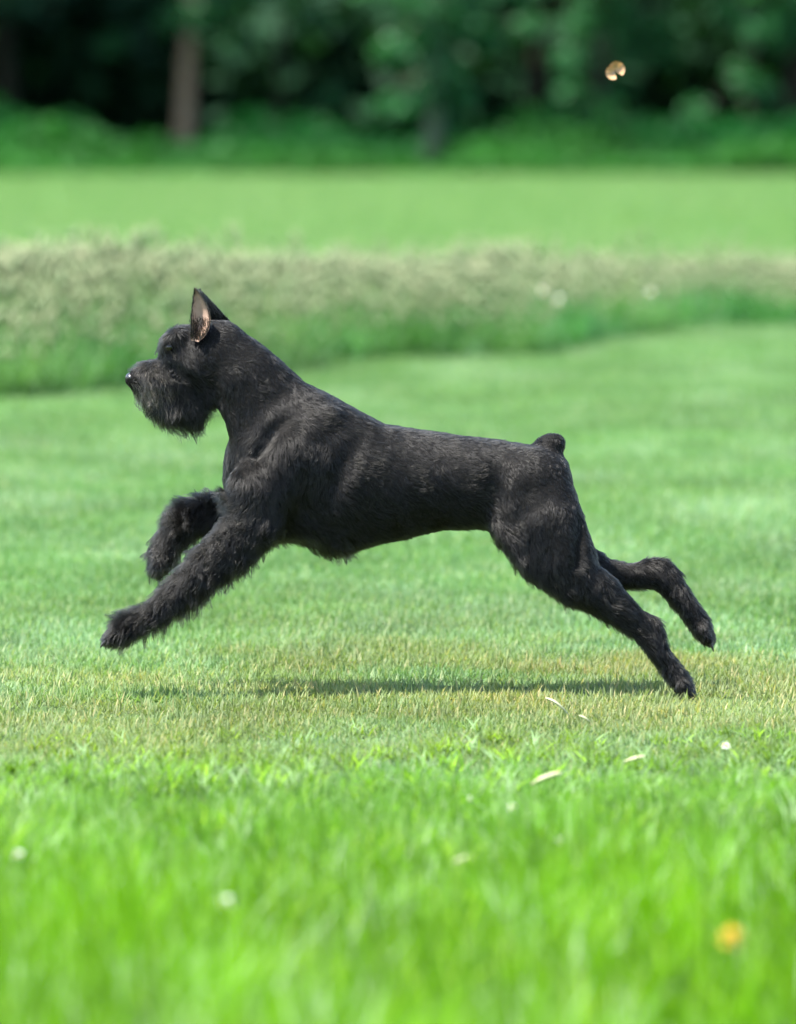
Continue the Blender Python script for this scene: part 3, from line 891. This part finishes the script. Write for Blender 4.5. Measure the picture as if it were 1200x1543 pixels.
# ---- coat.  control points: px, py, flow dx, dy (image), length mm, lift, density
FLOW = [
    (345, 485, .6, .8, 9, .18, 1), (380, 520, .6, .8, 12, .2, 1), (430, 560, .7, .7, 14, .2, 1), (360, 580, .35, .95, 15, .22, 1), (345, 640, .2, 1, 15, .22, 1), (320, 600, .4, .9, 10, .2, 1),
    (400, 640, .2, 1, 18, .25, 1), (345, 710, .05, 1, 16, .22, 1), (450, 640, .75, .65, 18, .3, 1), (500, 610, .9, .4, 14, .25, 1), (480, 700, .2, 1, 17, .25, 1),
    (560, 650, .95, .3, 15, .22, 1), (600, 700, .95, .35, 15, .2, 1), (600, 780, .85, .5, 14, .2, 1), (700, 665, 1, .1, 14, .2, 1), (700, 740, .9, .45, 14, .2, 1), (500, 780, .7, .7, 16, .2, 1),
    (440, 815, .8, .6, 20, .35, 1), (490, 830, .85, .5, 26, .4, 1), (560, 822, .9, .35, 15, .3, 1), (650, 798, .95, .3, 12, .25, 1), (720, 795, .9, .4, 14, .3, 1), (745, 803, .7, .7, 24, .5, 1),
    (790, 680, .95, .3, 12, .2, 1), (850, 720, .3, .95, 10, .15, 1), (832, 662, .4, .5, 7, .3, 1), (830, 780, .25, 1, 16, .25, 1), (770, 780, .5, .85, 15, .25, 1), (885, 800, .2, 1, 12, .2, 1),
    (775, 830, .3, .95, 22, .45, 1), (820, 880, .5, .85, 20, .4, 1), (880, 870, .5, .85, 18, .35, 1), (910, 930, .6, .8, 20, .45, 1), (950, 910, .7, .7, 16, .35, 1), (985, 950, .5, .9, 17, .45, 1),
    (1000, 990, .4, .9, 18, .5, 1), (1030, 1025, .5, .9, 16, .45, 1), (1042, 1045, .5, .8, 9, .4, 1),
    (960, 865, .9, .3, 14, .3, 1), (1005, 855, .7, .6, 15, .35, 1), (1030, 900, .4, .9, 17, .45, 1), (1060, 945, .4, .9, 15, .4, 1), (1070, 965, .4, .8, 9, .4, 1),
    (390, 750, -.3, .95, 18, .3, 1), (390, 800, -.2, 1, 24, .45, 1), (340, 830, -.6, .8, 24, .45, 1), (370, 850, -.1, 1, 28, .6, 1), (300, 850, -.5, .85, 28, .6, 1), (280, 900, -.2, 1, 34, .7, 1),
    (235, 895, -.6, .5, 26, .7, 1), (240, 940, -.1, 1, 32, .7, 1), (200, 920, -.7, .3, 28, .8, 1), (200, 955, -.5, .85, 22, .5, 1), (165, 955, -.8, .6, 15, .5, 1),
    (320, 755, -.6, -.3, 26, .7, 1), (330, 790, -.5, .7, 24, .5, 1), (275, 770, -.8, .1, 26, .8, 1), (245, 820, -.8, .5, 27, .75, 1), (235, 850, -.6, .8, 20, .6, 1), (270, 830, -.2, .9, 24, .5, 1),
    (275, 492, .4, .7, 11, .35, 1), (245, 500, -.4, .8, 8, .3, 1), (254, 512, -.75, .65, 26, .42, 1), (240, 525, -.5, .8, 16, .4, 1), (300, 530, .6, .8, 11, .2, 1), (285, 510, .4, .9, 12, .3, 1),
    (268, 530, .35, .9, 18, .25, 1), (295, 565, .7, .7, 14, .2, 1), (235, 545, .1, 1, 26, .18, 1), (210, 552, -.1, 1, 22, .2, 1), (205, 578, .15, 1, 26, .2, 1), (195, 571, .3, 1, 1, .1, 1), (198, 562, .3, 1, 2, .1, 1), (194, 580, .3, 1, 3, .1, 1), (225, 580, .45, .9, 34, .15, 1),
    (250, 570, .55, .85, 34, .15, 1), (215, 605, .5, .85, 36, .25, 1), (245, 625, .6, .8, 34, .25, 1), (275, 610, .85, .5, 30, .2, 1), (275, 630, .8, .6, 34, .3, 1), (300, 622, .8, .6, 28, .3, 1), (305, 610, .8, .5, 22, .3, 1),
]
FL = np.array(FLOW, dtype=float)

# smooth vertex normals of the body
def vnormals(V, Fq):
    a, b, c, d = (V[Fq[:, k]] for k in range(4))
    fn = np.cross(c - a, d - b)
    N = np.zeros_like(V)
    for k in range(4): np.add.at(N, Fq[:, k], fn)
    return N / np.maximum(np.linalg.norm(N, axis=1), 1e-12)[:, None], np.linalg.norm(fn, axis=1) / 2

BN, BA = vnormals(BV, BF)


def sample(n, weight=None):
    w = BA * (weight if weight is not None else 1)
    f = rng.choice(len(BF), n, p=w / w.sum())
    u, v = rng.random((2, n))
    q = BF[f]
    W = np.stack([(1 - u) * (1 - v), u * (1 - v), u * v, (1 - u) * v], 1)[:, :, None]
    P = (BV[q] * W).sum(1); Nn = (BN[q] * W).sum(1)
    return P, Nn / np.linalg.norm(Nn, axis=1)[:, None]


def flow_at(P):
    px, py = to_px(P[:, 0], P[:, 1], P[:, 2])
    far = P[:, 1] > 0.03
    d2 = (px[:, None] - FL[None, :, 0]) ** 2 + (py[:, None] - FL[None, :, 1]) ** 2 + 60
    w = 1 / d2 ** 1.8
    w /= w.sum(1)[:, None]
    return w @ FL[:, 2:]


def coat(name, n, lscale=1.0, radius=0.00020, steps=6, clump=0.5, per_clump=14, wild=0.25, weight=None, lift_mul=1.0, minlen=0.0, curl=0.0):
    P, Nn = sample(n, weight)
    fl = flow_at(P)
    if minlen:
        k = fl[:, 2] > minlen; P, Nn, fl = P[k], Nn[k], fl[k]; n = len(P)
    D = np.stack([fl[:, 0], np.zeros(n), -fl[:, 1]], 1)
    # coarse waviness of the coat
    px, py = P[:, 0] * 22 + P[:, 1] * 9, P[:, 2] * 22 - P[:, 1] * 7
    a = (vnoise(px, py, 71, 1.0, 2) - 0.5) * 2.0 + (vnoise(px, py, 73, 3.2, 2) - 0.5) * 1.5
    ca, sa = np.cos(a), np.sin(a)
    D = np.stack([D[:, 0] * ca - D[:, 2] * sa, D[:, 1], D[:, 0] * sa + D[:, 2] * ca], 1)
    T = D - (D * Nn).sum(1)[:, None] * Nn
    T /= np.maximum(np.linalg.norm(T, axis=1), 0.15)[:, None]
    L = fl[:, 2] / 1000 * lscale * rng.uniform(0.6, 1.15, n)
    lift = np.maximum(fl[:, 3], 0.24) * lift_mul * rng.uniform(0.7, 1.4, n)
    B = np.cross(Nn, T)
    lift *= 0.35 + 1.3 * vnoise(P[:, 0] * 1.0 + P[:, 1] * .4, P[:, 2] - P[:, 1] * .3, 72, 55.0, 2)
    j = rng.normal(0, wild, n)
    d0 = T + Nn * lift[:, None] + B * j[:, None]
    d0 /= np.linalg.norm(d0, axis=1)[:, None]
    bend = rng.normal(0, 0.35, n)
    down = np.array([[0.15, 0, -1.0]]) - np.minimum(Nn @ np.array([0.15, 0, -1.0]), 0)[:, None] * Nn
    pts = np.zeros((n, steps, 3)); pts[:, 0] = P - Nn * 0.001
    d = d0.copy()
    for s in range(1, steps):
        g = 0.10 * (L / 0.03)[:, None]
        d = d + down * g + B * (bend / steps)[:, None] - Nn * (lift * 0.05)[:, None]
        d /= np.linalg.norm(d, axis=1)[:, None]
        pts[:, s] = pts[:, s - 1] + d * (L / (steps - 1))[:, None]
    # clumping: the tips lean towards a neighbouring guide hair
    ng = max(1, n // per_clump)
    kd = kdtree.KDTree(ng)
    for i in range(ng): kd.insert(P[i], i)
    kd.balance()
    near = np.array([kd.find(p)[1] for p in P])
    same = (Nn * Nn[near]).sum(1) > 0.4
    t = np.linspace(0, 1, steps)[None, :, None] ** 1.3
    cl = (clump * rng.uniform(0.5, 1.2, n) * same)[:, None, None] * t
    pts = pts * (1 - cl) + pts[near] * cl
    if curl:
        ph = rng.random(ng)[near] * 6.283 + rng.normal(0, 0.25, n)
        tt = np.linspace(0, 1, steps)[None, :, None]
        w = ph[:, None, None] + tt * 8.0
        amp = curl * np.minimum(1, tt * 2)
        pts += amp * (np.cos(w) * B[:, None, :] + np.sin(w) * Nn[:, None, :])
    c = bpy.data.hair_curves.new(name)
    c.add_curves([steps] * n)
    c.position_data.foreach_set('vector', pts.astype(np.float32).ravel())
    rad = radius * rng.uniform(0.7, 1.4, n)[:, None] * np.linspace(1, 0.25, steps)[None, :]
    ra = c.attributes.get('radius') or c.attributes.new('radius', 'FLOAT', 'POINT')
    ra.data.foreach_set('value', rad.astype(np.float32).ravel())
    sh = c.attributes.new('shade', 'FLOAT', 'CURVE')
    cs = (rng.random(ng)[near] * 0.45 + rng.random(n) * 0.55) * 0.94
    qx, qy = to_px(P[:, 0], P[:, 1], P[:, 2])          # paler hairs on the muzzle
    grey = np.exp(-((qx - 222) / 30) ** 2 - ((qy - 582) / 24) ** 2)
    cs = np.where(rng.random(n) < grey * 0.85, rng.uniform(0.92, 1.0, n), cs)
    sh.data.foreach_set('value', cs.astype(np.float32))
    c.materials.append(M_hair)
    o = bpy.data.objects.new(name, c); COL.objects.link(o); o.parent = dog
    tag(o, kind='stuff')
    return o

coat('coat', 200000, 1.15, 0.00028, 6, 0.6, 9)
coat('long_hair', 40000, 1.6, 0.00034, 8, 0.8, 14, 0.4, None, 1.4, 19)


# hair growing inside the near ear
def ear_hair(n=480):
    Vn = np.array([tuple(v) for v in nearV[:13 * 10]]).reshape(13, 10, 3)
    u = rng.random(n) * 5.5; i = u.astype(int); j = rng.integers(0, 10, n); fr = (u - i)[:, None]
    p = Vn[i, j] * (1 - fr) + Vn[i + 1, j] * fr + rng.normal(0, 0.0018, (n, 3)) * np.array([1, 0, 1])
    d = Vn[12, 5] - p; d /= np.linalg.norm(d, axis=1)[:, None]
    L = rng.uniform(0.006, 0.018, n) * (1 - i / 9)
    pts = np.zeros((n, 5, 3)); pts[:, 0] = p
    side = rng.normal(0, 0.5, (n, 3)); side[:, 1] = -np.abs(side[:, 1]) * 0.8
    for s in range(1, 5): pts[:, s] = p + (d + side * 0.6) * (L * s / 4)[:, None]
    c = bpy.data.hair_curves.new('ear_hair'); c.add_curves([5] * n)
    c.position_data.foreach_set('vector', pts.astype(np.float32).ravel())
    ra = c.attributes.get('radius') or c.attributes.new('radius', 'FLOAT', 'POINT')
    ra.data.foreach_set('value', np.tile(np.linspace(.0004, .0001, 5), n).astype(np.float32))
    sh = c.attributes.new('shade', 'FLOAT', 'CURVE'); sh.data.foreach_set('value', (rng.random(n) * 0.93).astype(np.float32))
    c.materials.append(M_hair)
    o = bpy.data.objects.new('ear_hair', c); COL.objects.link(o); o.parent = dog
    tag(o, kind='stuff')
ear_hair()
def ear_fur(n=3600):
    P, D = [], []
    for EV, sg in ((nearV, 1), (farV, -1), (nearV, 0), (farV, 0)):
        off = 130 if sg else 0
        G = np.array([tuple(v) for v in EV[130:260]]).reshape(13, 10, 3)
        m = n // 4
        if sg == 0: j = rng.choice([0, 9], m).astype(float) * 0.999          # along the rims
        else: j = rng.random(m) * 8.99
        i = rng.random(m) * 11.5
        a, b = i.astype(int), np.minimum(j.astype(int), 8)
        fi, fj = (i - a)[:, None], (j - b)[:, None]
        p = (G[a, b] * (1 - fi) + G[a + 1, b] * fi) * (1 - fj) + (G[a, b + 1] * (1 - fi) + G[a + 1, b + 1] * fi) * fj
        d = G[12, 5] - p; d /= np.maximum(np.linalg.norm(d, axis=1), 1e-6)[:, None]
        d = d + rng.normal(0, 0.28, (m, 3))
        if sg: d[:, 1] += 0.25 * (1 if EV is nearV else -1)
        P.append(p); D.append(d)
    P = np.concatenate(P); D = np.concatenate(D); m = len(P)
    L = rng.uniform(0.004, 0.008, m)
    pts = np.stack([P + D * (L * s / 3)[:, None] for s in range(4)], 1)
    c = bpy.data.hair_curves.new('ear_fur'); c.add_curves([4] * m)
    c.position_data.foreach_set('vector', pts.astype(np.float32).ravel())
    ra = c.attributes.get('radius') or c.attributes.new('radius', 'FLOAT', 'POINT')
    ra.data.foreach_set('value', np.tile(np.linspace(.0004, .0001, 4), m).astype(np.float32))
    sh = c.attributes.new('shade', 'FLOAT', 'CURVE'); sh.data.foreach_set('value', (rng.random(m) * 0.8).astype(np.float32))
    c.materials.append(M_hair)
    o = bpy.data.objects.new('ear_fur', c); COL.objects.link(o); o.parent = dog
    tag(o, kind='stuff')
ear_fur()
coat('feathering', 36000, 1.45, 0.00040, 9, 0.9, 22, 0.7, None, 2.4, 22.5, 0.0032)
# ------------------------------------------------------------------ small things
def flower(px, py, Y, kind, label, group=None, r=0.012, h=None, name='white_flower', cat='flower'):
    p = at(px, py, Y)
    t = empty(name, (p.x, p.y, 0), label, cat, group)
    g = random.Random(int(px * 7 + py))
    V, F = [], []
    lean = Vector((g.uniform(-.02, .02), g.uniform(-.02, .02), 0))
    tube(V, F, [(-lean.x, -lean.y, 0), tuple(lean * -.3 + Vector((0, 0, p.z * .5))), (0, 0, p.z)], [.0014, .0012, .0011], 5)
    mesh_obj('stem', V, F, M_stem, t)
    n = 22 if kind == 'white' else 46
    V, F = [], []
    for k in range(n):
        a = 6.283 * k / n + g.uniform(-.1, .1); up = g.uniform(-0.9, 1.3) if kind == 'yellow' else g.uniform(-0.5, 1.1)
        d = Vector((math.cos(a) * math.cos(up), math.sin(a) * math.cos(up), math.sin(up)))
        s = d.cross(Vector((0, 0, 1))).normalized() * r * .22
        c = Vector((0, 0, p.z))
        i0 = len(V)
        V += [tuple(c + d * r * .2 - s * .5), tuple(c + d * r * .7 - s), tuple(c + d * r), tuple(c + d * r * .7 + s), tuple(c + d * r * .2 + s * .5)]
        F.append(tuple(range(i0, i0 + 5)))
    mesh_obj('petals', V, F, M_white if kind == 'white' else M_yellow, t)
    ball('flower_centre', (0, 0, p.z + r * .12), r * .42, M_centre if kind == 'white' else M_yellow, t, (1, 1, .6), 10)
    return t

def gY(py, h=0.0):
    """world Y of something at height h seen at row py"""
    return on_ground(600, py).y * 1.0 if h == 0 else (CAM.z - h) / ((py - 75) / FOCAL) + CAM.y

def arc_blade(px0, py0, px1, py1, sag, h, w, label, name='dry_blade', cat='grass blade'):
    """a pale cut blade lying on top of the turf"""
    Y = gY((py0 + py1) / 2, h)
    a, b = at(px0, py0, Y), at(px1, py1, Y - 0.01)
    V, F = [], []
    n = 8
    for i in range(n + 1):
        t = i / n
        p = a.lerp(b, t) + Vector((0, 0, sag * 4 * t * (1 - t)))
        ww = w * math.sin(math.pi * (0.12 + 0.80 * t))
        V += [(p.x, p.y, p.z + ww * .5), (p.x + ww * .2, p.y - ww * .6, p.z - ww * .5), (p.x + ww * .1, p.y - ww * .1, p.z + ww * .1)]
    for i in range(n):
        q = 3 * i
        for u, v in ((0, 2), (2, 1), (1, 0)): F.append((q + u, q + v, q + 3 + v, q + 3 + u))
    mesh_obj(name, V, F, M_straw)
    o = COL.objects[-1]
    return tag(o, label, cat)

flower(28, 1289, gY(1289, .13), 'white', 'small white flower head by the left border of the picture, in the long grass', r=.010)
flower(773, 1217, gY(1217, .09), 'white', 'roundish white flower head below the slanting pale blade', r=.010)
flower(708, 1205, gY(1205, .08), 'white', 'faint small white flower head, left of the slanting pale blade', r=.007)
flower(1093, 1124, gY(1124, .05), 'white', 'white flower head on the mown grass below the hind paws', r=.011)
flower(338, 1362, gY(1362, .17), 'white', 'pale blurred white flower head in the long grass, lower left', r=.014)
flower(841, 1267, gY(1267, .11), 'white', 'faint white flower head in the long grass, below the two lying pale blades', r=.007)
flower(1103, 1415, gY(1415, .22), 'yellow', 'round yellow flower head blurred in the long grass at lower right', r=.0175, name='yellow_flower')
for k, (px, py) in enumerate(((818, 440), (842, 452), (980, 441))):
    flower(px, py, gY(560) - 0.1, 'white', ['left one of two white flower heads close together in the tall meadow strip', 'right one of two white flower heads close together in the tall meadow strip',
           'lone white flower head in the tall meadow strip, above the hind legs'][k], r=.020)
arc_blade(822, 1052, 858, 1078, .006, .04, .008, 'curved pale dry blade lying left of the lowest hind paw')
arc_blade(872, 1078, 890, 1088, .002, .035, .005, 'short pale dry blade beside the curved one near the hind paw')
arc_blade(800, 1182, 846, 1164, .003, .06, .009, 'slanting pale dry blade standing out of the long grass, pointing up to the right')
arc_blade(940, 1148, 972, 1139, .001, .045, .007, 'flat pale dry blade lying on the turf between the slanting blade and the white flower')
arc_blade(682, 1300, 715, 1290, .001, .10, .009, 'pale dry blade caught among the long foreground grass')

# butterfly in the air in front of the wood
p = at(927, 108, 1.2)
bt = empty('butterfly', tuple(p), 'small orange butterfly floating in the air before the dark wood', 'butterfly')
V, F = [], []
tube(V, F, [(-.008, 0, -.006), (0, 0, 0), (.007, 0, .006)], [.0008, .0016, .0009], 6)
mesh_obj('butterfly_body', V, F, M_claw, bt)
M_wing = plain_mat('butterfly_wing', (0.50, 0.32, 0.13), 0.9, 0.05, (120, (0.55, 0.36, 0.24)), trans=0.3)
for s in (-1, 1):
    for (fx, fz, L, W) in ((.006, .008, .024, .010), (-.008, -.003, .021, .010)):
        V = [(0, 0, 0)]
        n = 9
        base = math.atan2(fz, fx)
        for k in range(n + 1):
            a = base - 1.4 + 2.8 * k / n
            rr = L * (0.75 + 0.25 * math.sin(math.pi * k / n))
            V.append((rr * math.cos(a), -.006 * s * rr / L - 0.003, rr * math.sin(a)))
        V2 = [(x, y + .0004, z) for x, y, z in V]
        m = len(V)
        F = [(0, k, k + 1) for k in range(1, n + 1)] + [(m, m + k + 1, m + k) for k in range(1, n + 1)] + [(k, k + 1, m + k + 1, m + k) for k in range(1, n + 1)]
        mesh_obj('wing', V + V2, F, M_wing, bt)
